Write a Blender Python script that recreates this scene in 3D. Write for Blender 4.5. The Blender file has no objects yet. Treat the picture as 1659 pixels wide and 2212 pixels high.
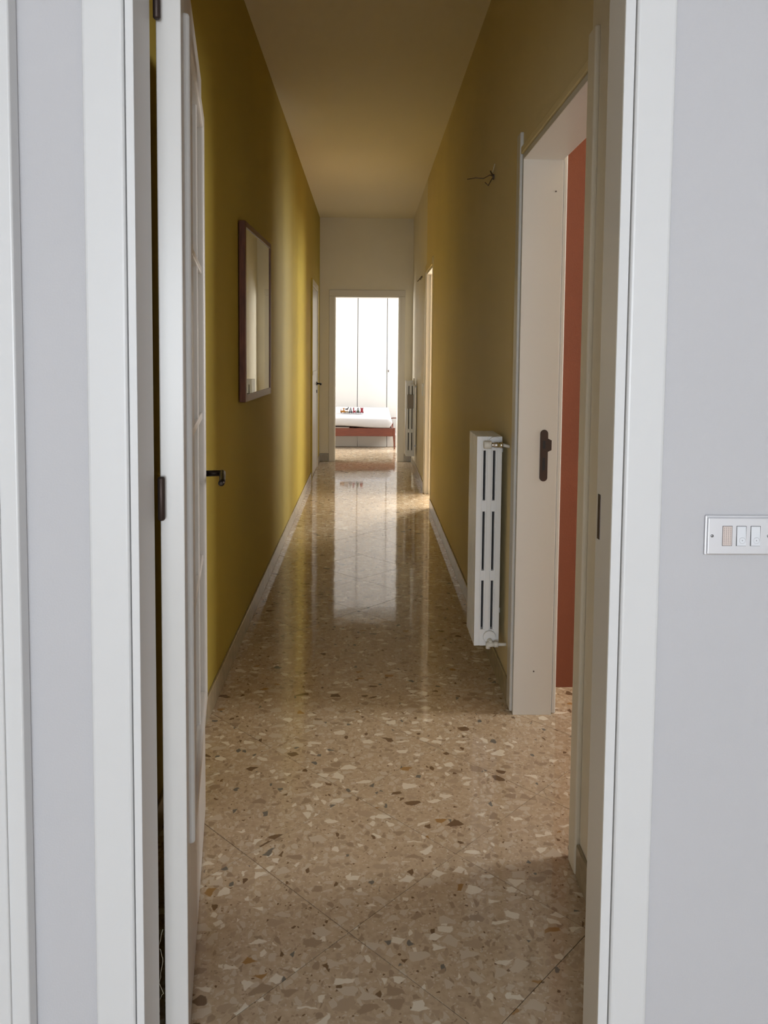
import bpy, bmesh, math, random
from mathutils import Vector, Matrix
random.seed(7)
SC = bpy.context.scene
COL = SC.collection
D2R = math.pi / 180

# ------------------------------------------------------------------ camera
CAM_H, F_PX, CY = 1.3538, 1678.0, 868.4
YAW, PITCH, ROLL = -0.0226, 0.0643, 0.0088
fwd = Vector((-math.sin(YAW) * math.cos(PITCH), math.cos(YAW) * math.cos(PITCH), -math.sin(PITCH)))
rgt = Vector((math.cos(YAW), math.sin(YAW), 0))
up = rgt.cross(fwd)
r2 = math.cos(ROLL) * rgt + math.sin(ROLL) * up
u2 = -math.sin(ROLL) * rgt + math.cos(ROLL) * up
cam = bpy.data.cameras.new('camera')
cam.sensor_width = 36.0
cam.sensor_fit = 'AUTO'
cam.lens = F_PX / 2212 * 36.0
cam.shift_y = -(1106 - CY) / 2212
cam.clip_start = 0.02
co = bpy.data.objects.new('camera', cam)
COL.objects.link(co)
co.matrix_world = Matrix(((r2.x, u2.x, -fwd.x, 0), (r2.y, u2.y, -fwd.y, 0), (r2.z, u2.z, -fwd.z, CAM_H), (0, 0, 0, 1)))
SC.camera = co

# ------------------------------------------------------------------ world, daylight in the windows, exposure
w = bpy.data.worlds.new('sky'); SC.world = w; w.use_nodes = True
w.node_tree.nodes['Background'].inputs[0].default_value = (0.72, 0.82, 1.0, 1)
w.node_tree.nodes['Background'].inputs[1].default_value = 0.6

def window_light(name, loc, rot, sx, sy, power, color, spread=180):
    l = bpy.data.lights.new(name, 'AREA'); l.shape = 'RECTANGLE'; l.size = sx; l.size_y = sy
    l.energy = power; l.color = color; l.spread = spread * D2R
    o = bpy.data.objects.new(name, l); COL.objects.link(o)
    o.location = loc; o.rotation_euler = [a * D2R for a in rot]
    return o
COOL = (0.86, 0.93, 1.0)
# near room: wide window in the wall behind the camera
window_light('daylight_near_room', (-.15, -5.14, 1.3), (90, 0, 0), 2.5, 2.2, 250, COOL)
# room behind the first right-hand doorway
window_light('daylight_side_room', (3.56, 2.62, 1.6), (90, 0, 90), 0.7, 1.5, 82, (1, 0.99, 0.98))
# room behind the far right-hand doorway: north window, plus an added fill lamp to the east
window_light('daylight_far_room_north', (2.05, 8.64, 1.5), (90, 0, 180), 0.9, 1.5, 200, (1, 0.99, 0.96))
window_light('fill_far_room_east', (3.56, 7.6, 1.5), (90, 0, 90), 1.4, 1.7, 150, (1, 0.99, 0.97))
# bedroom
window_light('daylight_bedroom', (1.44, 10.65, 1.5), (90, 0, 90), 1.5, 1.8, 110, (1, 0.99, 0.97))
window_light('daylight_bedroom_left', (-2.64, 10.65, 1.5), (90, 0, -90), 1.5, 1.8, 140, (1, 0.99, 0.97))

vs = SC.view_settings
vs.view_transform = 'Standard'; vs.look = 'None'; vs.gamma = 1.0; vs.use_curve_mapping = False
vs.exposure = 0.0
cy_ = SC.cycles
cy_.max_bounces = 8; cy_.diffuse_bounces = 5; cy_.glossy_bounces = 4; cy_.transmission_bounces = 4
cy_.use_adaptive_sampling = True; cy_.adaptive_threshold = 0.05; cy_.adaptive_min_samples = 16
cy_.use_denoising = True
cy_.sample_clamp_indirect = 8.0
cy_.caustics_reflective = False

# ------------------------------------------------------------------ helpers
class MB:
    def __init__(s): s.v = []; s.f = []; s.sm = []
    def add(s, vs_, fs, smooth=False):
        b = len(s.v); s.v += [tuple(v) for v in vs_]; s.f += [tuple(i + b for i in f) for f in fs]; s.sm += [smooth] * len(fs)
        return s
    def box(s, x0, x1, y0, y1, z0, z1):
        return s.add([(x0, y0, z0), (x1, y0, z0), (x1, y1, z0), (x0, y1, z0), (x0, y0, z1), (x1, y0, z1), (x1, y1, z1), (x0, y1, z1)],
              [(0, 3, 2, 1), (4, 5, 6, 7), (0, 1, 5, 4), (1, 2, 6, 5), (2, 3, 7, 6), (3, 0, 4, 7)])
    def tube(s, pts, r, n=10, cap=True):
        pts = [Vector(p) for p in pts]; rs = r if isinstance(r, (list, tuple)) else [r] * len(pts)
        rings = []; ref = None
        for i, p in enumerate(pts):
            t = (pts[min(i + 1, len(pts) - 1)] - pts[max(i - 1, 0)])
            t = t.normalized() if t.length > 1e-9 else Vector((0, 0, 1))
            if ref is None: ref = Vector((0, 0, 1)) if abs(t.z) < 0.9 else Vector((1, 0, 0))
            a = t.cross(ref)
            if a.length < 1e-4: a = t.orthogonal()
            a.normalize(); b = t.cross(a).normalized(); ref = a.cross(t)
            rings.append([p + rs[i] * (math.cos(2 * math.pi * k / n) * a + math.sin(2 * math.pi * k / n) * b) for k in range(n)])
        vv = [v for rg in rings for v in rg]; ff = []
        for i in range(len(pts) - 1):
            for k in range(n):
                k2 = (k + 1) % n
                ff.append((i * n + k, i * n + k2, (i + 1) * n + k2, (i + 1) * n + k))
        s.add(vv, ff, True)
        if cap:
            b = len(s.v) - len(vv)
            s.f += [tuple(b + k for k in reversed(range(n))), tuple(b + (len(pts) - 1) * n + k for k in range(n))]; s.sm += [False, False]
        return s
    def prism(s, poly, y0, y1):            # polygon in x,z extruded along y
        n = len(poly)
        vv = [(p[0], y0, p[1]) for p in poly] + [(p[0], y1, p[1]) for p in poly]
        ff = [tuple(range(n)), tuple(reversed(range(n, 2 * n)))] + [(i, i + n, (i + 1) % n + n, (i + 1) % n) for i in range(n)]
        return s.add(vv, ff)
    def mesh(s, name, mat):
        m = bpy.data.meshes.new(name); m.from_pydata(s.v, [], s.f)
        m.polygons.foreach_set('use_smooth', s.sm)
        bm = bmesh.new(); bm.from_mesh(m); bmesh.ops.recalc_face_normals(bm, faces=bm.faces); bm.to_mesh(m); bm.free()
        m.materials.append(mat); m.update(); return m
    def build(s, name, mat, parent=None, bevel=0, seg=2):
        o = bpy.data.objects.new(name, s.mesh(name, mat)); COL.objects.link(o)
        if parent is not None:
            o.parent = parent
        if bevel:
            bv = o.modifiers.new('bevel', 'BEVEL'); bv.width = bevel; bv.segments = seg; bv.limit_method = 'ANGLE'; bv.angle_limit = 40 * D2R
            bv.harden_normals = False
        return o

def tag(o, label, cat=None, kind=None, group=None):
    o['label'] = label
    if cat: o['category'] = cat
    if kind: o['kind'] = kind
    if group: o['group'] = group
    return o
def empty(name, loc=(0, 0, 0), rz=0):
    o = bpy.data.objects.new(name, None); COL.objects.link(o); o.location = loc; o.rotation_euler = (0, 0, rz); o.empty_display_size = .05
    return o

# ------------------------------------------------------------------ materials
MATS = {}
def nodes(name):
    m = bpy.data.materials.new(name); m.use_nodes = True
    nt = m.node_tree; return m, nt, nt.nodes['Principled BSDF']
def mat(name, col, rough=.5, metal=0.0, bump=0.0, bscale=200, var=0.0, vscale=3, spec=.5, coat=0.0):
    m, nt, p = nodes(name)
    p.inputs['Base Color'].default_value = (*col, 1); p.inputs['Roughness'].default_value = rough; p.inputs['Metallic'].default_value = metal
    p.inputs['Specular IOR Level'].default_value = spec; p.inputs['Coat Weight'].default_value = coat
    tc = nt.nodes.new('ShaderNodeTexCoord')
    if var:
        n = nt.nodes.new('ShaderNodeTexNoise'); n.inputs['Scale'].default_value = vscale; n.inputs['Detail'].default_value = 5
        nt.links.new(tc.outputs['Object'], n.inputs['Vector'])
        r = nt.nodes.new('ShaderNodeMapRange'); r.inputs['From Min'].default_value = .3; r.inputs['From Max'].default_value = .7
        r.inputs['To Min'].default_value = 1 - var; r.inputs['To Max'].default_value = 1 + var
        nt.links.new(n.outputs['Fac'], r.inputs['Value'])
        mx = nt.nodes.new('ShaderNodeVectorMath'); mx.operation = 'SCALE'; mx.inputs[0].default_value = col
        nt.links.new(r.outputs[0], mx.inputs['Scale']); nt.links.new(mx.outputs[0], p.inputs['Base Color'])
    if bump:
        n = nt.nodes.new('ShaderNodeTexNoise'); n.inputs['Scale'].default_value = bscale; n.inputs['Detail'].default_value = 3
        nt.links.new(tc.outputs['Object'], n.inputs['Vector'])
        b = nt.nodes.new('ShaderNodeBump'); b.inputs['Strength'].default_value = bump; b.inputs['Distance'].default_value = .004
        nt.links.new(n.outputs['Fac'], b.inputs['Height']); nt.links.new(b.outputs[0], p.inputs['Normal'])
    MATS[name] = m
    return m
def wood(name, c1, c2, axis='Y', scale=14, rough=.35):
    m, nt, p = nodes(name); p.inputs['Roughness'].default_value = rough
    tc = nt.nodes.new('ShaderNodeTexCoord'); mp = nt.nodes.new('ShaderNodeMapping')
    sc = {'X': (1, 12, 12), 'Y': (12, 1, 12), 'Z': (12, 12, 1)}[axis]; mp.inputs['Scale'].default_value = sc
    n = nt.nodes.new('ShaderNodeTexNoise'); n.inputs['Scale'].default_value = scale; n.inputs['Detail'].default_value = 6
    cr = nt.nodes.new('ShaderNodeValToRGB'); cr.color_ramp.elements[0].color = (*c1, 1); cr.color_ramp.elements[1].color = (*c2, 1)
    cr.color_ramp.elements[0].position = .35; cr.color_ramp.elements[1].position = .65
    nt.links.new(tc.outputs['Object'], mp.inputs[0]); nt.links.new(mp.outputs[0], n.inputs['Vector']); nt.links.new(n.outputs['Fac'], cr.inputs[0])
    nt.links.new(cr.outputs[0], p.inputs['Base Color'])
    return m

def terrazzo(name, per_object=True, gloss=.055):
    m, nt, p = nodes(name); N = nt.nodes.new; L = nt.links.new
    tc = N('ShaderNodeTexCoord'); vec = tc.outputs['Object']
    if per_object:
        oi = N('ShaderNodeObjectInfo'); cx = N('ShaderNodeCombineXYZ')
        for k, mul in ((0, 41.3), (1, 87.7)):
            a = N('ShaderNodeMath'); a.operation = 'MULTIPLY'; a.inputs[1].default_value = mul; L(oi.outputs['Random'], a.inputs[0]); L(a.outputs[0], cx.inputs[k])
        ad = N('ShaderNodeVectorMath'); ad.operation = 'ADD'; L(vec, ad.inputs[0]); L(cx.outputs[0], ad.inputs[1]); vec = ad.outputs[0]
    wn = N('ShaderNodeTexNoise'); wn.inputs['Scale'].default_value = 45; wn.inputs['Detail'].default_value = 2; L(vec, wn.inputs['Vector'])
    ws = N('ShaderNodeVectorMath'); ws.operation = 'MULTIPLY_ADD'; ws.inputs[1].default_value = (.014,) * 3; L(wn.outputs['Color'], ws.inputs[0]); L(vec, ws.inputs[2])
    wv = ws.outputs[0]
    # cement matrix
    cn = N('ShaderNodeTexNoise'); cn.inputs['Scale'].default_value = 60; cn.inputs['Detail'].default_value = 6; L(vec, cn.inputs['Vector'])
    cr = N('ShaderNodeValToRGB'); e = cr.color_ramp.elements
    e[0].position = .3; e[0].color = (.49, .37, .245, 1); e[1].position = .7; e[1].color = (.60, .465, .32, 1); L(cn.outputs['Fac'], cr.inputs[0])
    col = cr.outputs[0]
    def layer(col, scale, stretch, rot, keep, stops, mrange, soft):
        mp = N('ShaderNodeMapping'); mp.inputs['Scale'].default_value = stretch; mp.inputs['Rotation'].default_value = (0, 0, rot); L(wv, mp.inputs[0])
        v1 = N('ShaderNodeTexVoronoi'); v1.voronoi_dimensions = '2D'; v1.feature = 'F1'; v1.inputs['Scale'].default_value = scale; L(mp.outputs[0], v1.inputs['Vector'])
        v2 = N('ShaderNodeTexVoronoi'); v2.voronoi_dimensions = '2D'; v2.feature = 'DISTANCE_TO_EDGE'; v2.inputs['Scale'].default_value = scale; L(mp.outputs[0], v2.inputs['Vector'])
        sp = N('ShaderNodeSeparateColor'); L(v1.outputs['Color'], sp.inputs[0])
        mg = N('ShaderNodeMapRange'); mg.inputs['To Min'].default_value = mrange[0]; mg.inputs['To Max'].default_value = mrange[1]; L(sp.outputs[1], mg.inputs['Value'])
        sb = N('ShaderNodeMath'); sb.operation = 'SUBTRACT'; L(v2.outputs['Distance'], sb.inputs[0]); L(mg.outputs[0], sb.inputs[1])
        ed = N('ShaderNodeMapRange'); ed.inputs['From Min'].default_value = 0; ed.inputs['From Max'].default_value = soft; L(sb.outputs[0], ed.inputs['Value'])
        kp = N('ShaderNodeMath'); kp.operation = 'LESS_THAN'; kp.inputs[1].default_value = keep; L(sp.outputs[0], kp.inputs[0])
        ml = N('ShaderNodeMath'); ml.operation = 'MULTIPLY'; L(ed.outputs[0], ml.inputs[0]); L(kp.outputs[0], ml.inputs[1])
        ra = N('ShaderNodeValToRGB'); ra.color_ramp.interpolation = 'CONSTANT'; L(sp.outputs[2], ra.inputs[0])
        el = ra.color_ramp.elements
        while len(el) < len(stops): el.new(.5)
        for q, (pos, c) in zip(el, stops): q.position = pos; q.color = (*c, 1)
        mx = N('ShaderNodeMix'); mx.data_type = 'RGBA'; L(ml.outputs[0], mx.inputs['Factor']); L(col, mx.inputs['A']); L(ra.outputs[0], mx.inputs['B'])
        return mx.outputs['Result']
    W1, W2, T1, T2, B1, G1, A1 = (.80, .72, .58), (.63, .53, .40), (.48, .365, .25), (.39, .285, .19), (.20, .125, .07), (.20, .18, .15), (.40, .23, .09)
    col = layer(col, 150, (1, 1, 1), .3, .35, [(0, W2), (.45, T1), (.78, T2), (.95, B1)], (.05, .22), .10)
    col = layer(col, 62, (1, .7, 1), .9, .50, [(0, W2), (.45, W1), (.52, T1), (.78, T2), (.94, B1), (.975, G1)], (.06, .24), .09)
    col = layer(col, 30, (.75, 1.15, 1), 2.0, .40, [(0, W1), (.25, W2), (.52, T1), (.76, T2), (.90, B1), (.945, A1), (.975, G1)], (.07, .28), .06)
    L(col, p.inputs['Base Color'])
    rn = N('ShaderNodeTexNoise'); rn.inputs['Scale'].default_value = 5; L(tc.outputs['Object'], rn.inputs['Vector'])
    rr = N('ShaderNodeMapRange'); rr.inputs['To Min'].default_value = gloss * .6; rr.inputs['To Max'].default_value = gloss * 1.5; L(rn.outputs['Fac'], rr.inputs['Value']); L(rr.outputs[0], p.inputs['Roughness'])
    bn = N('ShaderNodeTexNoise'); bn.inputs['Scale'].default_value = 7; bn.inputs['Detail'].default_value = 2; L(tc.outputs['Object'], bn.inputs['Vector'])
    bu = N('ShaderNodeBump'); bu.inputs['Strength'].default_value = .05; bu.inputs['Distance'].default_value = .01; L(bn.outputs['Fac'], bu.inputs['Height']); L(bu.outputs[0], p.inputs['Normal'])
    p.inputs['IOR'].default_value = 1.5
    return m

M_TERR = terrazzo('terrazzo')
M_JOINT = mat('joint_grout', (.10, .075, .05), .8)
M_SKIRT = mat('skirting_marble', (.36, .30, .20), .25, var=.16, vscale=26)
M_YELLOW = mat('paint_yellow', (.45, .345, .065), .75, spec=.25, bump=.12, bscale=260, var=.05, vscale=1.5)
M_BEIGE = mat('paint_pale_yellow', (.72, .61, .36), .7, spec=.3, bump=.12, bscale=260, var=.04, vscale=1.5)
M_CREAM = mat('paint_cream', (.82, .76, .62), .6, bump=.1, bscale=260, var=.03)
M_CEIL = mat('paint_ceiling', (.85, .78, .61), .7, bump=.08, bscale=200)
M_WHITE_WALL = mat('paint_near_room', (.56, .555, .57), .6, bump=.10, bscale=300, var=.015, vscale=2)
M_ROOM = mat('paint_room_sides', (.52, .51, .51), .6)
M_RED = mat('paint_terracotta', (.20, .057, .027), .6, bump=.1, bscale=260, var=.04)
M_TRIM = mat('lacquer_white', (.72, .72, .715), .35, bump=.03, bscale=60)
M_TRIM_N = mat('lacquer_offwhite', (.62, .605, .57), .38, bump=.03, bscale=60)
M_TRIM_C = mat('lacquer_ivory', (.68, .63, .53), .38, bump=.03, bscale=60)
M_DOOR = mat('lacquer_door', (.68, .665, .64), .33, bump=.03, bscale=60)
M_PANE = mat('frosted_pane', (.58, .56, .52), .25)
M_BRONZE = mat('dark_bronze', (.030, .022, .017), .38, metal=.85)
M_BROWN = mat('brown_steel', (.055, .035, .028), .45, metal=.5)
M_SLOT_SHADE = mat('slot_shade', (.02, .02, .022), .8)  # flat near-black that paints the shade inside the radiator slots
M_RAD = mat('radiator_enamel', (.80, .81, .82), .3)
M_CHROME = mat('chrome', (.75, .74, .72), .18, metal=1)
M_VALVE = mat('valve_white', (.74, .72, .66), .4)
M_FRAME = wood('frame_wood', (.09, .026, .010), (.17, .055, .022), 'Z', 10, .4)
M_BEDWOOD = wood('bed_wood', (.090, .020, .009), (.135, .031, .014), 'X', 8, .45)
M_MIRROR = mat('mirror_silver', (.86, .88, .84), .015, metal=1)
M_ALU = mat('satin_aluminium', (.74, .74, .76), .42, metal=.55, bump=.02, bscale=500)
M_SCREW = mat('screw_steel', (.35, .35, .36), .3, metal=1)
M_SWITCH = mat('switch_plastic', (.78, .80, .83), .35)
M_GRILLE = mat('grille_plastic', (.70, .60, .55), .5)
M_HOLE = mat('dark_hole', (.10, .075, .07), .8)
M_BLACK = mat('matte_black', (.012, .012, .014), .6)
M_WARD = mat('wardrobe_laminate', (.42, .41, .405), .4)
M_SHEET = mat('sheet_white', (.40, .40, .425), .8, bump=.12, bscale=25)
M_BASE = mat('base_fabric', (.50, .44, .42), .8)
M_GREYTAG = mat('grey_metal_plate', (.27, .23, .18), .45)
M_WIRE = mat('wire_insulation', (.10, .06, .03), .5)
M_WIREW = mat('wire_white', (.6, .55, .42), .5)
M_WINF = mat('window_frame_white', (.8, .8, .8), .4)
M_TOY_O = mat('toy_orange', (.26, .105, .008), .6)
M_TOY_K = mat('toy_black', (.008, .006, .008), .7, spec=.2)
M_TOY_R = mat('toy_red', (.18, .005, .015), .6)
M_TOY_OL = mat('toy_olive', (.16, .12, .05), .45)
M_TOY_P = mat('toy_pink', (.62, .45, .45), .5)
M_TOY_G = mat('toy_green', (.12, .22, .06), .5)

# ------------------------------------------------------------------ room dimensions (metres)
XL, XR, H, L_END, N0, N1 = -.580, .560, 2.973, 9.55, 1.30, 1.40
XR2, XL2, E2 = .70, -.70, 9.68
JL, JR = -.378, .415              # near doorway clear opening
RD0, RD1, RDZ = 1.99, 2.835, 2.065   # first right-hand doorway
FD0, FD1, FDZ = 6.68, 7.38, 2.10     # far right-hand doorway
LD0, LD1, LDZ = 8.15, 9.02, 2.04     # closed left door
EL0, EL1, EZ = -.398, .397, 2.031    # end doorway
BED_X0, BED_X1, BED_Y1 = -2.7, 1.5, 12.4

S = 'structure'
# ---- walls
b = MB(); b.box(XL2, XL, N1, LD0, 0, H); b.box(XL2, XL, LD0, LD1, LDZ, H); b.box(XL2, XL, LD1, L_END, 0, H)
tag(b.build('wall_left', M_YELLOW), 'mustard yellow painted wall along the left of the corridor', kind=S)
b = MB(); b.box(XR, XR2, RD0, RD1, RDZ, H); b.box(XR, XR2, RD1, FD0, 0, H); b.box(XR, XR2, FD0, FD1, FDZ, H)
tag(b.build('wall_right', M_BEIGE), 'pale yellow painted wall along the right of the corridor', kind=S)
b = MB(); b.box(BED_X0, EL0, L_END, E2, 0, H); b.box(EL0, EL1, L_END, E2, EZ, H); b.box(EL1, BED_X1, L_END, E2, 0, H)
tag(b.build('wall_end', M_CREAM), 'cream wall at the far end of the corridor above the bedroom doorway', kind=S)
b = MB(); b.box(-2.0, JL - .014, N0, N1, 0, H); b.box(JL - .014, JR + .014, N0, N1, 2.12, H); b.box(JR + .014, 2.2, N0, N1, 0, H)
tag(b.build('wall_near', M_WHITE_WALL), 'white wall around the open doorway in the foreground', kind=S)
b = MB(); b.box(XL2, XR2, N0, E2, H, H + .1)
tag(b.build('ceiling', M_CEIL), 'cream corridor ceiling', kind=S)
b = MB(); b.box(XR, XR2, N1, RD0, 0, H)
tag(b.build('wall_right_near', M_CREAM), 'short cream wall between the two nearest doorways', kind=S)
b = MB(); b.box(XR, XR2, FD1, L_END, 0, H)
tag(b.build('wall_right_far', M_CREAM), 'stretch of the right wall behind the far radiator, brighter light painted in as cream', kind=S)  # same wall as wall_right; its brighter lighting is put into the paint colour
# near room shell behind the camera
def wall_with_window(name, mt, label, axis, c0, c1, a0, a1, wa0, wa1, wz0, wz1):
    b = MB()
    def bx(p0, p1, z0, z1):
        if axis == 'x': b.box(c0, c1, p0, p1, z0, z1)
        else: b.box(p0, p1, c0, c1, z0, z1)
    bx(a0, wa0, 0, H); bx(wa1, a1, 0, H); bx(wa0, wa1, 0, wz0); bx(wa0, wa1, wz1, H)
    return tag(b.build(name, mt), label, kind=S)
def window_frame(n, axis, c, wa0, wa1, wz0, wz1, label):
    t = empty('window_%d' % n); tag(t, label, kind=S)
    m = (wa0 + wa1) / 2; fw = .05
    for nm, p0, p1, z0, z1 in (('window_frame', wa0, wa0 + fw, wz0, wz1), ('window_frame', wa1 - fw, wa1, wz0, wz1), ('window_frame', wa0 + fw, wa1 - fw, wz0, wz0 + fw),
                               ('window_frame', wa0 + fw, wa1 - fw, wz1 - fw, wz1), ('window_mullion', m - .03, m + .03, wz0 + fw, wz1 - fw)):
        b = MB()
        if axis == 'x': b.box(c - .02, c + .02, p0, p1, z0, z1)
        else: b.box(p0, p1, c - .02, c + .02, z0, z1)
        b.build(nm, M_WINF, t)
wall_with_window('wall_back', M_WHITE_WALL, 'white wall behind the camera with a window', 'y', -5.3, -5.2, -2.0, 2.2, -1.4, 1.1, .2, 2.4)
window_frame(1, 'y', -5.10, -1.4, 1.1, .2, 2.4, 'white window of the front room')
b = MB(); b.box(-2.1, -2.0, -5.2, N1, 0, H); tag(b.build('wall_room_left', M_ROOM), 'white left wall of the front room', kind=S)
b = MB(); b.box(2.2, 2.3, -5.2, N1, 0, H); tag(b.build('wall_room_right', M_ROOM), 'white right wall of the front room', kind=S)
b = MB(); b.box(-2.1, 2.3, -5.3, N0, H, H + .1); tag(b.build('ceiling_room', M_WHITE_WALL), 'white ceiling of the front room', kind=S)
# terracotta side room
RW = 3.06
b = MB(); b.box(XR2, 3.6, RW, RW + .1, 0, H); tag(b.build('wall_side_room', M_RED), 'terracotta red wall seen through the right-hand doorway', kind=S)
b = MB(); b.box(XR2, 3.6, N1, N1 + .05, 0, H); tag(b.build('wall_side_room_south', M_CREAM), 'cream south wall of the side room', kind=S)
wall_with_window('wall_side_room_east', M_CREAM, 'east wall of the side room with a window', 'x', 3.6, 3.7, N1, RW + .1, 2.27, 2.97, .85, 2.35)
window_frame(2, 'x', 3.52, 2.27, 2.97, .85, 2.35, 'white window of the terracotta side room')
b = MB(); b.box(XR2, 3.7, N1, RW + .1, H, H + .1); tag(b.build('ceiling_side_room', M_CREAM), 'ceiling of the side room', kind=S)
# far side room
wall_with_window('wall_far_room_east', M_CREAM, 'east wall of the far side room with an added wide window opening', 'x', 3.6, 3.7, RW + .1, 8.8, 6.9, 8.3, .65, 2.35)
window_frame(5, 'x', 3.52, 6.9, 8.3, .65, 2.35, 'made-up white east window of the far side room, for the fill lamp')  # made-up window around the added east fill lamp
wall_with_window('wall_far_room_north', M_CREAM, 'north wall of the far side room with a window', 'y', 8.7, 8.8, XR2, 3.6, 1.6, 2.5, .75, 2.25)
window_frame(3, 'y', 8.60, 1.6, 2.5, .75, 2.25, 'white window of the far side room')
b = MB(); b.box(XR2, 3.7, RW + .1, 8.8, H, H + .1); tag(b.build('ceiling_far_room', M_CREAM), 'ceiling of the far side room', kind=S)
# bedroom
M_BEDW = mat('paint_bedroom', (.70, .69, .67), .6)
b = MB(); b.box(BED_X0, BED_X1, BED_Y1, BED_Y1 + .1, 0, H); tag(b.build('wall_bedroom_back', M_BEDW), 'white back wall of the bedroom', kind=S)
wall_with_window('wall_bedroom_left', M_BEDW, 'white left wall of the bedroom with a window', 'x', BED_X0 - .1, BED_X0, L_END, BED_Y1, 9.9, 11.4, .6, 2.4)
window_frame(6, 'x', -2.60, 9.9, 11.4, .6, 2.4, 'white left-hand bedroom window')
wall_with_window('wall_bedroom_right', M_BEDW, 'white right wall of the bedroom with a window', 'x', BED_X1, BED_X1 + .1, E2, BED_Y1, 9.9, 11.4, .6, 2.4)
window_frame(4, 'x', 1.40, 9.9, 11.4, .6, 2.4, 'white bedroom window')
b = MB(); b.box(BED_X0, BED_X1, E2, BED_Y1, H, H + .1); tag(b.build('ceiling_bedroom', M_BEDW), 'white bedroom ceiling', kind=S)

# ---- floor: terrazzo slab with separate 40 cm tiles laid on the diagonal
fl = MB(); fl.box(-2.1, 3.7, -5.3, 1.36, -.12, 0.0); fl.build('tmp', M_TERR)
fo = bpy.data.objects['tmp']; fo.name = 'floor_room'; tag(fo, 'terrazzo floor of the front room', kind=S)
fl = MB(); fl.box(BED_X0, 3.7, 1.36, BED_Y1, -.12, -.004)
floor = tag(fl.build('floor', M_JOINT), 'polished beige terrazzo floor laid in diagonal square tiles', kind=S)
TS = .40 * math.sqrt(2); TX, TY = -.0321, 2.0147
GAP = .0013
def clip(poly, rect):
    x0, x1, y0, y1 = rect
    for ax, lim, sgn in ((0, x0, 1), (0, x1, -1), (1, y0, 1), (1, y1, -1)):
        out = []
        for i in range(len(poly)):
            a, c = poly[i], poly[(i + 1) % len(poly)]
            da, dc = sgn * (a[ax] - lim), sgn * (c[ax] - lim)
            if da >= 0: out.append(a)
            if da * dc < 0:
                t = da / (da - dc); out.append((a[0] + t * (c[0] - a[0]), a[1] + t * (c[1] - a[1])))
        poly = out
        if len(poly) < 3: return []
    return poly
def area(p): return abs(sum(p[i][0] * p[(i + 1) % len(p)][1] - p[(i + 1) % len(p)][0] * p[i][1] for i in range(len(p)))) / 2
ntile = 0
hd = TS / 2 - GAP
for rect in ((XL, XR, 1.36, L_END), (XR, 1.5, N1, RW), (XR, XR2, FD0, FD1), (BED_X0 + 1.5, .9, L_END, 11.9)):
    i0, i1 = int((rect[0] - TX) / (TS / 2)) - 2, int((rect[1] - TX) / (TS / 2)) + 2
    j0, j1 = int((rect[2] - TY) / (TS / 2)) - 2, int((rect[3] - TY) / (TS / 2)) + 2
    for i in range(i0, i1 + 1):
        for j in range(j0, j1 + 1):
            if (i + j) % 2: continue
            cx, cy = TX + i * TS / 2, TY + j * TS / 2
            p = clip([(cx + hd, cy), (cx, cy + hd), (cx - hd, cy), (cx, cy - hd)], rect)
            if len(p) < 3 or area(p) < .0004: continue
            dz = random.uniform(-.0004, .0002)
            n = len(p)
            t = MB(); t.add([(q[0], q[1], dz) for q in p] + [(q[0], q[1], -.010) for q in p],
                            [tuple(range(n))] + [(k, (k + 1) % n, (k + 1) % n + n, k + n) for k in range(n)])
            t.build('tile', M_TERR, floor); ntile += 1
# plain parts of the floor that the photograph does not show
for x0, x1, y0, y1 in ((1.5, 3.7, N1, RW), (XR2, 3.7, RW + .1, 8.8), (BED_X0, BED_X0 + 1.5, E2, BED_Y1), (.9, 1.5, E2, BED_Y1), (BED_X0 + 1.5, .9, 11.9, BED_Y1)):
    MB().box(x0, x1, y0, y1, -.01, 0).build('floor_field', M_TERR, floor)

# ---- baseboards made of single pieces
def baseboard(name, label, axis, c0, c1, runs, h=.088, piece=.80):
    t = empty(name); tag(t, label, kind=S)
    for a0, a1 in runs:
        a = a0
        while a < a1 - 1e-4:
            e = min(a + piece, a1)
            b = MB()
            if axis == 'y': b.box(c0, c1, a, e - .0012, .0005, h)
            else: b.box(a, e - .0012, c0, c1, .0005, h)
            b.build('skirting_piece', M_SKIRT, t, .002, 1)
            a = e
baseboard('baseboard_left', 'beige marble skirting along the yellow left wall', 'y', XL, XL + .010, [(N1, LD0 - .07), (LD1 + .07, L_END)])
baseboard('baseboard_right', 'beige marble skirting along the right wall', 'y', XR - .010, XR, [(N1, RD0 - .07), (RD1 + .07, FD0 - .012), (FD1 + .02, L_END)])
baseboard('baseboard_end', 'beige marble skirting at the corridor end wall beside the doorway', 'x', L_END - .010, L_END, [(XL + .01, -.463), (.466, XR - .01)], .10)

# ------------------------------------------------------------------ doorway in the foreground
t = empty('trim_1'); tag(t, 'white lacquered frame and casing of the open doorway in the foreground', kind=S)
def vcas(x0, x1, y0, y1, z1, m=M_TRIM, nm='casing', bev=.006):
    MB().box(x0, x1, y0, y1, .0, z1).build(nm, m, t, bev, 3)
vcas(-.461, -.3935, 1.286, N0, 2.19); vcas(.435, .501, 1.286, N0, 2.19)
MB().box(-.461, .501, 1.286, N0, 2.12, 2.19).build('casing', M_TRIM, t, .006, 3)
vcas(JL - .0135, JL, 1.288, 1.385, 2.12, M_TRIM, 'jamb', .0015); vcas(JR, JR + .0175, 1.288, 1.375, 2.12, M_TRIM_C, 'jamb', .0015)
MB().box(JL, JR, 1.288, 1.385, 2.10, 2.12).build('jamb_head', M_TRIM, t, .0015)
MB().box(JR + .0005, JR + .0165, 1.2865, 1.2885, 0, 2.10).build('jamb_edge', M_TRIM, t)
vcas(JL - .085, JL - .016, N1, N1 + .014, 2.18); vcas(JR + .02, JR + .09, N1, N1 + .014, 2.18, M_TRIM_C)
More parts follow.
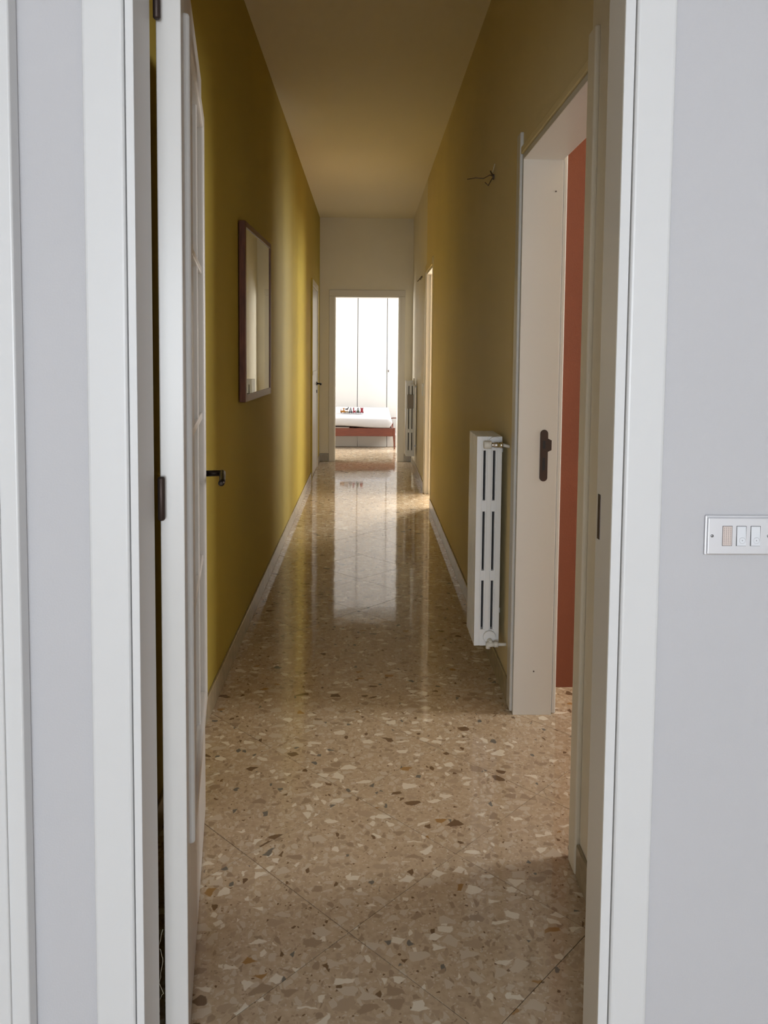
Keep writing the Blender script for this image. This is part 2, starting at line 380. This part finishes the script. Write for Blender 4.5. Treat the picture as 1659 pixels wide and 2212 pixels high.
sp = MB().box(JR - .0012, JR + .001, 1.350, 1.362, 1.025, 1.105).build('strike_plate', M_BROWN, t)
t2 = empty('trim_2'); tag(t2, 'white casing of a neighbouring door at the left edge of the white wall', kind=S)
MB().box(-.640, -.567, 1.268, N0, 0, 2.2).build('casing', M_TRIM, t2, .004, 3)
MB().box(-.620, -.596, 1.262, 1.269, 0, 2.2).build('bead', M_TRIM, t2, .003, 2)
MB().box(-.80, -.641, 1.28, N0, 0, 2.2).build('leaf_edge', M_TRIM, t2, .003, 2)

# open leaf with glazing bars
ANG = 90 + 9.4
door = empty('door_1', (-.334, 1.425, .006), ANG * D2R)
tag(door, 'open white glazed door leaf with bronze handle in the foreground doorway', kind=S)
W, TH, HD = .812, .043, 2.10
z0p, z1p, s0p, s1p = .385, 1.955, .095, .715     # glazed field
b = MB(); b.box(0, s0p, 0, TH, 0, HD).build('stile', M_DOOR, door, .002)
b = MB(); b.box(s1p, W, 0, TH, 0, HD).build('stile', M_DOOR, door, .002)
b = MB(); b.box(s0p, s1p, 0, TH, 0, z0p).build('rail', M_DOOR, door)
b = MB(); b.box(s0p, s1p, 0, TH, z1p, HD).build('rail', M_DOOR, door)
mw, mp = .040, .011                                # raised moulding
b = MB()
fo_, fi = .016, mw
for a0, a1, c0, c1 in ((s0p - .022, s0p + .018, z0p - .022, z1p + .022), (s1p - .018, s1p + .022, z0p - .022, z1p + .022)):
    MB().box(a0, a1, -mp, .012, c0, c1).build('moulding', M_DOOR, door, .007, 3)
for c0, c1 in ((z0p - .022, z0p + .018), (z1p - .018, z1p + .022)):
    MB().box(s0p + .016, s1p - .016, -mp, .012, c0, c1).build('moulding', M_DOOR, door, .007, 3)
cw = (s1p - s0p) / 3; rh = (z1p - z0p) / 4
for k in (1, 2):
    MB().box(s0p + k * cw - .010, s0p + k * cw + .010, -.002, .032, z0p, z1p).build('glazing_bar', M_DOOR, door, .003)
for k in (1, 2, 3):
    MB().box(s0p, s1p, -.0025, .031, z0p + k * rh - .010, z0p + k * rh + .010).build('glazing_bar', M_DOOR, door, .003)
for i in range(3):
    for k in range(4):
        MB().box(s0p + i * cw + .002, s0p + (i + 1) * cw - .002, .012, .017, z0p + k * rh + .002, z0p + (k + 1) * rh - .002).build('pane', M_PANE, door)
# handle: rosette, neck, lever pointing to the hinge side
hs, hz = .752, 1.000
hd_ = MB().tube([(hs, -.0005, hz), (hs, -.009, hz)], [.021, .019], 20).build('handle', M_BRONZE, door)
hd_['label'] = 'dark bronze lever handle'
MB().tube([(hs, -.008, hz + .004), (hs, -.052, hz + .004)], [.0085, .0085], 14).build('neck', M_BRONZE, hd_)
MB().tube([(hs + .010, -.053, hz + .004), (hs, -.054, hz + .004), (hs - .04, -.055, hz), (hs - .085, -.055, hz - .006), (hs - .100, -.053, hz - .008), (hs - .104, -.053, hz - .008)],
          [.006, .0095, .0085, .0085, .0085, .004], 14).build('lever', M_BRONZE, hd_)
kr = MB().tube([(hs, -.0005, .908), (hs, -.008, .908)], [.020, .018], 20).build('keyhole_rosette', M_BRONZE, door)
MB().box(hs - .003, hs + .003, -.0088, -.0075, .899, .914).build('keyhole', M_BLACK, kr)
bh = MB().tube([(hs, TH + .0005, hz), (hs, TH + .009, hz)], [.021, .019], 16).build('handle', M_BRONZE, door)
MB().tube([(hs, TH + .008, hz), (hs, TH + .045, hz)], .0085, 12).build('neck', M_BRONZE, bh)
MB().tube([(hs, TH + .046, hz), (hs - .10, TH + .046, hz - .006)], .0085, 12).build('lever', M_BRONZE, bh)
# hinges between jamb and leaf
for z in (1.078, 1.965):
    hg = MB().tube([(-.012, TH - .003, z - .040), (-.012, TH - .003, z - .037), (-.012, TH - .003, z + .037), (-.012, TH - .003, z + .040)], [.0045, .0065, .0065, .0045], 12).build('hinge', M_BROWN, door)
    hg['label'] = 'dark brown barrel hinge'
    MB().box(-.012, .002, TH - .004, TH - .002, z - .028, z - .002).build('hinge_leaf', M_BROWN, hg)

# thread in the gap
pts = [(-.3805, 1.405, .20 + .012 * k) for k in range(0)]
rnd = random.Random(3)
pts = []
for k in range(16):
    pts.append((-.381 + .004 * math.sin(k * .9) + rnd.uniform(-.004, .004), 1.405, .125 + .009 * k + rnd.uniform(-.006, .006)))
tag(MB().tube(pts, .0004, 5).build('loose_thread', M_WIREW), 'thin pale thread caught in the gap beside the open door', 'thread')

# ------------------------------------------------------------------ first right-hand doorway
t = empty('trim_3'); tag(t, 'ivory frame of the first doorway on the right of the corridor', kind=S)
YJ = RD1
MB().box(XR - .013, XR + .002, YJ + .006, YJ + .070, .003, 2.150).build('casing', M_TRIM_N, t, .006, 3)
MB().box(XR - .013, XR + .002, RD0 - .070, RD0 - .006, .003, 2.150).build('casing', M_CREAM, t, .006, 3)
MB().box(XR - .010, XR + .002, RD0, YJ + .006, RDZ + .004, RDZ + .030).build('head_bead', M_BEIGE, t, .003, 2)
MB().box(XR - .004, XR2 + .001, YJ - .016, YJ + .004, .0, RDZ).build('jamb', M_TRIM_N, t, .0015)
MB().box(XR - .004, XR2 + .001, RD0 - .004, RD0 + .016, .0, RDZ).build('jamb', M_TRIM_N, t, .0015)
MB().box(XR - .004, XR2 + .001, RD0 + .016, YJ - .016, RDZ - .018, RDZ + .002).build('jamb_head', M_TRIM_N, t, .0015)
MB().box(XR2 + .003, XR2 + .018, YJ - .012, YJ + .06, .004, 2.14).build('casing', M_TRIM_N, t, .004, 2)
MB().box(XR2 + .003, XR2 + .018, RD0 - .06, RD0 + .012, .004, 2.14).build('casing', M_TRIM_N, t, .004, 2)
# strike plate on the far jamb, with screws and nail marks
ys = YJ - .016
poly = []
cxs, zt, zb, hw = .652, 1.075, .884, .0145
for k in range(9): poly.append((cxs + hw * math.cos(math.pi * k / 8), zt - hw + hw * math.sin(math.pi * k / 8)))
for k in range(9): poly.append((cxs - hw * math.cos(math.pi * k / 8), zb + hw - hw * math.sin(math.pi * k / 8)))
spl = MB().prism(poly, ys - .0025, ys + .001).build('strike_plate', M_BROWN, t, .0006, 1)
spl['label'] = 'dark brown strike plate'
MB().prism([(cxs + hw - .001, 1.043), (cxs + hw + .013, 1.036), (cxs + hw + .013, 1.000), (cxs + hw - .001, .993)], ys - .0025, ys + .001).build('strike_lip', M_BROWN, spl)
MB().box(cxs - .005, cxs + .005, ys - .0030, ys - .0020, 1.005, 1.035).build('latch_slot', M_BLACK, spl)
MB().box(cxs - .005, cxs + .005, ys - .0030, ys - .0020, .925, .972).build('bolt_slot', M_BLACK, spl)
for x, z in ((.675, 1.935), (.632, .168)):
    MB().tube([(x, ys - .001, z), (x, ys + .001, z)], .003, 8).build('nail_hole', M_HOLE, t)

# ------------------------------------------------------------------ far right-hand doorway
t = empty('trim_4'); tag(t, 'ivory frame of the far doorway on the right, beyond the tall radiator', kind=S)
MB().box(XR - .012, XR + .002, FD1 + .004, FD1 + .070, .003, 2.17).build('casing', M_TRIM_C, t, .005, 2)
MB().box(XR - .006, XR + .002, FD0 - .060, FD0 - .004, .003, 2.17).build('casing', M_BEIGE, t, .003, 2)
MB().box(XR - .012, XR + .002, FD0, FD1 + .004, FDZ + .004, FDZ + .070).build('casing', M_BEIGE, t, .004, 2)
MB().box(XR - .002, XR2, FD1 - .016, FD1 + .003, 0, FDZ).build('jamb', M_TRIM_C, t, .0015)
MB().box(XR - .002, XR2, FD0 - .003, FD0 + .016, 0, FDZ).build('jamb', M_TRIM_C, t, .0015)
MB().box(XR - .002, XR2, FD0 + .016, FD1 - .016, FDZ - .018, FDZ + .002).build('jamb_head', M_TRIM_C, t, .0015)
MB().box(XR + .035, XR + .050, FD1 - .030, FD1 - .015, 0, FDZ - .018).build('door_stop', M_TRIM_C, t, .0015)

# ------------------------------------------------------------------ closed left door
t = empty('trim_5'); tag(t, 'cream casing of the closed white door on the left', kind=S)
MB().box(XL - .002, XL + .014, LD0 - .065, LD0 - .002, .003, 2.11).build('casing', M_YELLOW, t, .004, 2)
MB().box(XL - .002, XL + .014, LD1 + .002, LD1 + .065, .003, 2.11).build('casing', M_TRIM_C, t, .004, 2)
MB().box(XL - .002, XL + .014, LD0 - .002, LD1 + .002, LDZ + .002, 2.11).build('casing', M_TRIM_C, t, .004, 2)
MB().box(XL2, XL + .004, LD0 - .002, LD0 + .012, 0, LDZ).build('jamb', M_TRIM_C, t)
MB().box(XL2, XL + .004, LD1 - .012, LD1 + .002, 0, LDZ).build('jamb', M_TRIM_C, t)
door2 = empty('door_2', (XL, LD0, 0)); tag(door2, 'closed white door near the far end of the yellow left wall', kind=S)
MB().box(-.040, .004, .014, LD1 - LD0 - .014, .008, LDZ - .004).build('leaf', M_TRIM, door2, .002)
MB().box(.004, .012, .10, LD1 - LD0 - .10, 1.10, 1.14).build('moulding', M_DOOR, door2, .002)
yh = LD1 - LD0 - .075
h2 = MB().tube([(.004, yh, .985), (.014, yh, .985)], .022, 16).build('handle', M_BRONZE, door2); h2['label'] = 'dark bronze lever handle'
MB().tube([(.013, yh, .985), (.055, yh, .985)], .009, 12).build('neck', M_BRONZE, h2)
MB().tube([(.056, yh + .008, .985), (.057, yh - .10, .978)], .0095, 12).build('lever', M_BRONZE, h2)
MB().tube([(.004, yh, .895), (.012, yh, .895)], .018, 14).build('keyhole_rosette', M_BRONZE, door2)

# ------------------------------------------------------------------ end doorway
t = empty('trim_6'); tag(t, 'cream casing around the bright bedroom doorway at the corridor end', kind=S)
MB().box(-.463, EL0, L_END - .014, L_END + .002, 0, EZ).build('casing', M_TRIM_C, t, .004, 2)
MB().box(EL1, .466, L_END - .014, L_END + .002, 0, EZ).build('casing', M_TRIM_C, t, .004, 2)
MB().box(-.463, .466, L_END - .014, L_END + .002, EZ + .001, 2.106).build('casing', M_TRIM_C, t, .004, 2)
MB().box(EL0 - .002, EL0 + .012, L_END - .004, E2 + .004, 0, EZ - .012).build('jamb', M_TRIM_C, t, .0015)
MB().box(EL1 - .012, EL1 + .002, L_END - .004, E2 + .004, 0, EZ - .012).build('jamb', M_TRIM_C, t, .0015)
MB().box(EL0 - .002, EL1 + .002, L_END - .004, E2 + .004, EZ - .012, EZ).build('jamb_head', M_TRIM_C, t, .0015)
door3 = empty('door_3', (.404, E2 + .012, 0), 0); tag(door3, 'white bedroom door leaf swung open to the right inside the end doorway', kind=S)
MB().box(0, .042, 0, .74, .008, EZ - .02).build('leaf', M_DOOR, door3, .002)
MB().box(-.005, 0, .10, .64, .95, 1.0).build('moulding', M_DOOR, door3, .002)

# ------------------------------------------------------------------ mirror on the yellow wall
mir = empty('wall_mirror', (XL, 3.52, 1.12)); tag(mir, 'rectangular mirror in a reddish wooden frame on the yellow wall', 'mirror')
MW, MH, FW = .775, .815, .028
MB().box(.004, .034, 0, FW, 0, MH).build('frame_side', M_FRAME, mir, .003, 2)
MB().box(.004, .034, MW - FW, MW, 0, MH).build('frame_side', M_FRAME, mir, .003, 2)
MB().box(.004, .034, FW, MW - FW, MH - FW, MH).build('frame_rail', M_FRAME, mir, .003, 2)
MB().box(.004, .034, FW, MW - FW, 0, FW + .006).build('frame_rail', M_FRAME, mir, .003, 2)
MB().box(.0, .012, FW - .006, MW - FW + .006, FW, MH - FW + .006).build('backing_board', M_FRAME, mir)
MB().box(.012, .0295, FW - .001, MW - FW + .004, FW + .002, MH - FW + .004).build('mirror_glass', M_MIRROR, mir)
mir.rotation_euler = (0, 0, -.026)

# ------------------------------------------------------------------ radiators
SEC_W, SEC_H, SEC_T = .100, .842, .0320
def section_mesh():
    b = MB()
    bars = ((0, .022), (.042, .060), (.080, .100))
    for x0, x1 in bars: b.box(x0, x1, 0, SEC_T, .0, SEC_H)
    slots = ((.067, .264), (.305, .542), (.587, .786))
    for x0, x1 in ((.022, .042), (.060, .080)):
        zz = 0
        for s0, s1 in slots + ((SEC_H, SEC_H),):
            edge = (zz == 0 or s0 == SEC_H)
            b.box(x0 - .001, x1 + .001, 0 if edge else .003, SEC_T if edge else SEC_T - .003, zz, s0); zz = s1
        for s0, s1 in slots:
            b.box(x0 - .001, x0 + .0055, .004, SEC_T - .004, s0 - .002, s1 + .002); b.box(x1 - .0055, x1 + .001, .004, SEC_T - .004, s0 - .002, s1 + .002)
    return b
RMESH = section_mesh().mesh('radiator_section', M_RAD)
def radiator(loc, n, label, pitch, valve=True):
    t = empty('radiator', loc); tag(t, label, 'radiator', group='tall column radiators on the right wall')
    for k in range(n):
        o = bpy.data.objects.new('section', RMESH); COL.objects.link(o); o.parent = t; o.location = (0, k * pitch, 0)
        bv = o.modifiers.new('bevel', 'BEVEL'); bv.width = .0022; bv.segments = 2; bv.limit_method = 'ANGLE'; bv.angle_limit = 40 * D2R
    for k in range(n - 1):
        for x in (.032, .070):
            MB().box(x - .0085, x + .0085, k * pitch + SEC_T - .002, (k + 1) * pitch + .002, .05, .80).build('slot_shade_plate', M_SLOT_SHADE, t)  # dark plates added behind the slots, standing in for their shade
    for z in (.035, SEC_H - .035):
        MB().tube([(.05, SEC_T - .004, z), (.05, (n - 1) * pitch + .004, z)], .017, 14).build('manifold', M_RAD, t)
    MB().box(.004, .096, (n - 1) * pitch + SEC_T, (n - 1) * pitch + SEC_T + .006, .02, SEC_H - .02).build('light_block_plate', M_RAD, t, .002)  # plate added at the back to block light and keep the slots dark
    # wall brackets
    for z in (.10, SEC_H - .075):
        MB().box(.098, .121, pitch * (n // 2) - .012, pitch * (n // 2) - .004, z, z + .02).build('bracket', M_RAD, t)
    if valve:
        zt = SEC_H - .030
        MB().tube([(.068, -.002, zt + .006), (.068, -.010, zt + .006)], [.024, .023], 20).build('union_flange', M_RAD, t)
        v = MB().tube([(.068, -.008, zt), (.068, -.030, zt)], .010, 14).build('valve', M_CHROME, t); v['label'] = 'chrome and white radiator valve'
        MB().tube([(.052, -.030, zt), (.058, -.030, zt), (.070, -.030, zt), (.086, -.030, zt)], [.0105, .0085, .012, .011], 16).build('valve_body', M_CHROME, v)
        MB().tube([(.022, -.030, zt), (.024, -.030, zt), (.050, -.030, zt), (.052, -.030, zt)], [.0125, .0155, .0155, .013], 18).build('valve_cap', M_VALVE, v)
        MB().tube([(.084, -.030, zt), (.096, -.030, zt)], .0135, 6).build('nut', M_CHROME, v)
        MB().tube([(.094, -.030, zt), (.1235, -.030, zt - .006)], .0065, 10).build('pipe', M_VALVE, v)
        zb = .030
        MB().tube([(.062, -.002, zb + .008), (.062, -.009, zb + .008)], [.026, .024], 20).build('union_flange', M_RAD, t)
        v = MB().tube([(.062, -.008, zb - .004), (.062, -.032, zb - .010)], .010, 14).build('lockshield', M_VALVE, t); v['label'] = 'white lockshield valve'
        MB().tube([(.048, -.032, zb - .012), (.078, -.032, zb - .012)], [.011, .009], 12).build('valve_body', M_VALVE, v)
        MB().tube([(.052, -.032, zb - .006), (.052, -.032, zb - .028)], .0095, 6).build('nut', M_VALVE, v)
        MB().tube([(.076, -.032, zb - .012), (.092, -.032, zb - .012)], .0115, 6).build('nut', M_VALVE, v)
        MB().tube([(.092, -.032, zb - .012), (.124, -.032, zb - .012)], .0065, 10).build('pipe', M_VALVE, v)
    return t
radiator((.436, 3.03, .184), 6, 'tall white column radiator beside the first right-hand doorway', .0385)
r2_ = radiator((.438, 8.60, .195), 5, 'tall off-white radiator in the far right corner of the corridor', .040, False)
MB().box(.016, .084, -.012, -.001, .535, .690).build('heat_meter', M_GREYTAG, r2_, .003)
MB().tube([(.062, -.002, SEC_H - .03), (.062, -.016, SEC_H - .03)], .012, 14).build('end_plug', M_VALVE, r2_)
MB().tube([(.085, -.016, SEC_H - .04), (.085, -.016, SEC_H + .03)], [.010, .007], 10).build('bleed_valve', M_VALVE, r2_)
MB().tube([(.085, -.016, SEC_H - .05), (.122, -.016, SEC_H - .05)], .008, 10).build('pipe', M_VALVE, r2_)

# ------------------------------------------------------------------ wire ends on the right wall
def wires(loc, label, s=1):
    t = empty('wall_wires', loc); tag(t, label, 'wires', group='bare lamp wires on the right wall')
    MB().tube([(0, 0, 0), (-.006, 0, 0)], .012 * s, 10).build('wall_hole', M_HOLE, t)
    MB().tube([(0, 0, 0), (-.02, -.01, .006), (-.05, -.02, -.012), (-.085, -.01, -.008), (-.12, .0, -.012)], .0022 * s, 6).build('wire', M_WIRE, t)
    MB().tube([(0, .0, 0), (-.012, -.02, -.012), (-.030, -.03, -.045), (-.045, -.03, -.030)], .0022 * s, 6).build('wire', M_WIRE, t)
    MB().tube([(0, 0, .0), (-.022, -.03, .018), (-.010, -.05, -.020)], .0026 * s, 6).build('wire', M_WIRE, t)
    MB().tube([(-.012, -.03, .012), (-.006, -.05, .045)], .002 * s, 6).build('wire', M_WIREW, t)
wires((XR, 3.50, 2.135), 'bare electric wires sticking out of the right wall above the near radiator')
t = empty('wall_wires', (XR, 7.97, 2.125)); tag(t, 'bare electric wires on the right wall near the far end of the corridor', 'wires', group='bare lamp wires on the right wall')
MB().tube([(.004, 0, .006), (-.012, 0, -.004), (-.026, .0, -.026), (-.050, 0, -.052)], .0045, 6).build('wire', M_WIRE, t)
MB().tube([(.004, .0, .004), (-.020, .01, -.034), (-.030, .01, -.020)], .0035, 6).build('wire', M_WIRE, t)
sw = empty('wall_switch', (XR, 7.62, .985)); tag(sw, 'small white switch on the right wall past the far doorway', 'switch')
MB().box(-.010, 0, 0, .085, -.06, .06).build('plate', M_SWITCH, sw, .003)
MB().box(-.016, -.010, .028, .057, -.025, .025).build('rocker', M_SWITCH, sw, .002)

# ------------------------------------------------------------------ aluminium switch plate on the white wall
sp = empty('switch_plate', (.638, N0, 1.0465)); tag(sp, 'satin metal switch plate with two rockers on the white wall at right', 'switch')
PW, PH = .059, .0345
MB().box(-PW, PW, -.0045, 0, -PH, PH).build('back_plate', M_ALU, sp, .002, 2)
pl = MB().box(-PW + .0035, PW - .0035, -.0085, -.0045, -PH + .0025, PH - .0035).build('face_plate', M_ALU, sp, .0016, 2)
for x in (-.0485, .0485):
    s_ = MB().tube([(x, -.0084, 0), (x, -.0094, 0), (x, -.0098, 0)], [.0027, .0025, .0014], 14).build('screw', M_SCREW, sp)
    MB().box(x - .0022, x + .0022, -.0100, -.0097, -.0003, .0003).build('screw_slot', M_BLACK, s_)
for i, x in enumerate((-.0225, .0015, .0258)):
    w2, h2_ = .0085, .0172
    bz = MB()
    MB().box(x - w2, x + w2, -.00870, -.0084, -h2_, h2_).build('module_recess', M_HOLE if i == 0 else M_BLACK, sp)
    if i == 0:
        g = MB().box(x - w2 + .0007, x + w2 - .0007, -.0093, -.0086, -h2_ + .0007, h2_ - .0007).build('buzzer_grille', M_GRILLE, sp, .0004, 1)
        dm = MB().tube([(0, -.0094, 0), (0, -.0091, 0)], .00068, 8).mesh('grille_hole', M_HOLE)
        for c in range(4):
            for r in range(9):
                o = bpy.data.objects.new('grille_hole', dm); COL.objects.link(o); o.parent = g
                o.location = (x + (c - 1.5) * .0035, 0, (r - 4) * .0034)
    else:
        g = MB().add([(x - w2 + .0008, -.0086, -h2_ + .0008), (x + w2 - .0008, -.0086, -h2_ + .0008), (x + w2 - .0008, -.0086, h2_ - .0008), (x - w2 + .0008, -.0086, h2_ - .0008),
                      (x - w2 + .0008, -.0108, -h2_ + .0008), (x + w2 - .0008, -.0108, -h2_ + .0008), (x + w2 - .0008, -.0090, h2_ - .0008), (x - w2 + .0008, -.0090, h2_ - .0008)],
                     [(0, 3, 2, 1), (4, 5, 6, 7), (0, 1, 5, 4), (1, 2, 6, 5), (2, 3, 7, 6), (3, 0, 4, 7)]).build('rocker', M_SWITCH, sp, .0005, 2)
        ring = MB(); n = 24
        cx_, cz_ = x + .0015, -.0075
        pr = [(cx_ + .0052 * math.cos(2 * math.pi * k / n), -.0106, cz_ + .0052 * math.sin(2 * math.pi * k / n)) for k in range(n + 1)]
        ring.tube(pr, .0004, 6, False).build('ring_mark', M_ALU, g)
        MB().tube([(cx_, -.0102, cz_), (cx_, -.0110, cz_)], .0008, 8).build('dot_mark', M_SCREW, g)

# ------------------------------------------------------------------ bedroom
wd = empty('wardrobe', (0, 11.72, 0)); tag(wd, 'tall white wardrobe with plain doors filling the bedroom wall', 'wardrobe')
seams = [-1.465, -1.02, -.578, -.138, .305, .75, 1.19]
MB().box(-1.47, 1.2, .022, .60, .0, 2.62).build('carcass', M_BLACK, wd)
for a, c in zip(seams[:-1], seams[1:]):
    d = MB().box(a + .0045, c - .0045, 0, .020, .06, 2.60).build('wardrobe_door', M_WARD, wd, .0015)
    if abs(a - .305) < .01:
        MB().tube([(a + .022, -.001, 1.075), (a + .022, -.022, 1.075)], .006, 8).build('key', M_BROWN, d)
        MB().box(a + .016, a + .028, -.030, -.020, 1.05, 1.085).build('key_bow', M_BROWN, d)
MB().box(-1.465, 1.195, .004, .022, 0, .06).build('plinth', M_WARD, wd)

bd = empty('bed', (0, 10.75, 0)); tag(bd, 'single bed with reddish-brown wooden frame seen through the end doorway', 'bed')
BX0, BX1, BY = -1.60, .376, .84
MB().box(BX0, BX1, 0, .026, .182, .293).build('side_rail', M_BEDWOOD, bd, .004)
MB().box(BX0, BX1, BY - .026, BY, .182, .293).build('side_rail', M_BEDWOOD, bd, .004)
MB().box(BX1 - .026, BX1, .026, BY - .026, .182, .293).build('end_rail', M_BEDWOOD, bd, .004)
MB().box(BX0, BX0 + .026, .026, BY - .026, .182, .293).build('end_rail', M_BEDWOOD, bd, .004)
for k in range(12):
    x = BX0 + .09 + k * .165
    MB().box(x, x + .07, .027, BY - .027, .262, .276).build('slat', M_BEDWOOD, bd)
for x, s in ((BX1, 1), (BX0, -1)):
    for y in (-.004, BY - .030):
        lp = [(x - s * .008, .300), (x + s * .026, .300), (x + s * .028, .15), (x + s * .026, .0), (x + s * .008, .0), (x + s * .004, .08), (x - s * .004, .17)]
        MB().prism(lp, y, y + .034).build('leg', M_BEDWOOD, bd, .003)
MB().box(BX0 + .03, -.24, .045, BY - .03, .277, .306).build('mattress_base', M_BASE, bd, .006)
# low slatted back rail behind the mattress
MB().tube([(.30, BY + .03, .355), (.36, BY + .03, .357), (.40, BY + .03, .365), (.47, BY + .03, .366)], .008, 8).build('back_rail', M_BEDWOOD, bd)
for x in (.385, .407, .433, .456):
    MB().box(x, x + .010, BY + .025, BY + .035, .19, .36).build('back_slat', M_WARD, bd)
# mattress: rounded cross sections, bowed up in the middle
b = MB(); NX, NP = 46, 36
vv = []
MX0, MX1 = -1.58, .366
for i in range(NX):
    u = i / (NX - 1); x = MX0 + (MX1 - MX0) * u
    e = min(x - MX0, MX1 - x); r = .045
    k = 1.0 if e >= r else math.sqrt(max(0, 1 - (1 - e / r) ** 2))
    lift = .050 * max(0, min(1, (.20 - x) / .5)) ** 1.0
    lift = .030 * (lambda q: q * q * (3 - 2 * q))(max(0, min(1, (.22 - x) / .62)))
    th = .148
    for j in range(NP):
        a = 2 * math.pi * j / NP
        ca, sa = math.cos(a), math.sin(a)
        ex = .22
        py = .40 * abs(ca) ** ex * (1 if ca >= 0 else -1); pz = th / 2 * abs(sa) ** ex * (1 if sa >= 0 else -1)
        crown = .098 * math.sin(math.pi / 2 * min(1, max(0, (py + .40) / .68))) if sa > 0 else 0
        sk = .25 + .75 * k if k < 1 else 1
        vv.append((x, .405 + py * (1 - .03 * (1 - k)), .288 + lift * (1 if sa <= 0 else .25) + th / 2 + pz * (k if k < 1 else 1) * (1 if k >= 1 else .9 + .1 * k) + crown * k))
ff = [(i * NP + j, i * NP + (j + 1) % NP, (i + 1) * NP + (j + 1) % NP, (i + 1) * NP + j) for i in range(NX - 1) for j in range(NP)]
b.add(vv, ff, True); b.f += [tuple(reversed(range(NP))), tuple((NX - 1) * NP + j for j in range(NP))]; b.sm += [False, False]
mt = b.build('mattress', M_SHEET); mt.location = (0, 10.75, 0)
tag(mt, 'white covered mattress bowing up on the wooden bed', 'mattress')
# low white boxes under the bed
for i, (a, c) in enumerate(((-.60, -.128), (-.122, .289), (.295, .60))):
    t = empty('storage_box', ((a + c) / 2, 11.02, 0))
    tag(t, ('low white panel under the bed, leftmost', 'low white panel under the bed, in the middle', 'low white panel under the bed, beside the leg')[i], 'storage box', group='white boxes under the bed')
    hw_ = (c - a) / 2
    MB().box(-hw_ + .002, hw_ - .002, .018, .42, .012, .165).build('box_body', M_WARD, t)
    MB().box(-hw_, hw_, 0, .016, .004, .170).build('box_front', M_WARD, t, .002)
# letter train on the mattress
TOYZ = .4895
def toy(name, x, label, parts, cat='toy'):
    t = empty(name, (x, 10.93, TOYZ)); t.scale = (.70, .8, .84); tag(t, label, cat, group='toy letter train on the bed')
    for nm, m, bld in parts:
        if nm == 'whl':
            for wx in (-bld * .6, bld * .6):
                for wy in (-.021, .014): MB().tube([(wx, wy, .009), (wx, wy + .007, .009)], .009, 10).build('wheel', m, t)
            continue
        b = MB(); bld(b); b.build(nm, m, t, .0015, 1)
def wag(w): return lambda b: b.prism([(-w, .010), (w, .010), (w, .024), (w * .7, .030), (-w * .7, .030), (-w, .024)], -.018, .018)
def letA(b):
    b.prism([(-.030, .026), (-.018, .026), (.004, .092), (-.006, .092)], -.010, .010); b.prism([(.030, .026), (.018, .026), (-.004, .092), (.006, .092)], -.0101, .0101)
    b.prism([(-.018, .044), (.018, .044), (.014, .054), (-.014, .054)], -.009, .009)
toy('toy_locomotive', -.332, 'orange toy locomotive at the left end of the toy row', [
    ('chassis', M_TOY_O, lambda b: b.prism([(-.05, .010), (.052, .010), (.052, .036), (.03, .042), (-.048, .042)], -.020, .020)),
    ('chimney', M_TOY_O, lambda b: b.prism([(.008, .040), (.030, .040), (.028, .066), (.040, .084), (-.004, .084), (.010, .066)], -.012, .012)),
    ('cab_post', M_TOY_O, lambda b: b.prism([(-.048, .040), (-.036, .040), (-.030, .078), (-.036, .078)], -.014, .014)), ('whl', M_TOY_K, .05),])
toy('toy_letter', -.274, 'black and pink toy letter leaning beside the orange locomotive', [
    ('wagon', M_TOY_OL, wag(.036)), ('whl', M_TOY_K, .036),
    ('stroke', M_TOY_K, lambda b: b.prism([(-.036, .060), (-.036, .074), (.012, .078), (.024, .104), (.036, .098), (.018, .056)], -.010, .010)),
    ('stroke', M_TOY_P, lambda b: b.prism([(-.020, .026), (-.006, .026), (.034, .058), (.026, .068)], -.011, .009))])
toy('toy_letter', -.222, 'black toy letter A next to the leaning letter', [('wagon', M_TOY_K, wag(.036)), ('whl', M_TOY_K, .036), ('letter', M_TOY_K, letA)])
toy('toy_letter', -.171, 'red toy letter L between the two black letters', [('wagon', M_TOY_R, wag(.034)), ('whl', M_TOY_K, .034),
    ('letter', M_TOY_R, lambda b: b.prism([(-.022, .026), (.030, .026), (.030, .050), (.020, .052), (.018, .040), (-.004, .040), (-.002, .092), (-.026, .092)], -.010, .010))])
toy('toy_letter', -.119, 'black toy letter A next to the red letter at the right end', [('wagon', M_TOY_K, wag(.036)), ('whl', M_TOY_K, .036), ('letter', M_TOY_K, letA),
    ('panel', M_TOY_G, lambda b: b.prism([(-.014, .030), (.014, .030), (.010, .042), (-.010, .042)], -.012, -.008))])
toy('toy_letter', -.065, 'red double-post toy letter at the right end of the toy row', [('wagon', M_TOY_R, wag(.036)), ('whl', M_TOY_K, .036),
    ('letter', M_TOY_R, lambda b: b.prism([(-.026, .026), (.028, .026), (.024, .058), (.030, .092), (.010, .092), (.002, .080), (-.006, .092), (-.028, .092), (-.022, .058)], -.010, .010))])
print('tiles', ntile)
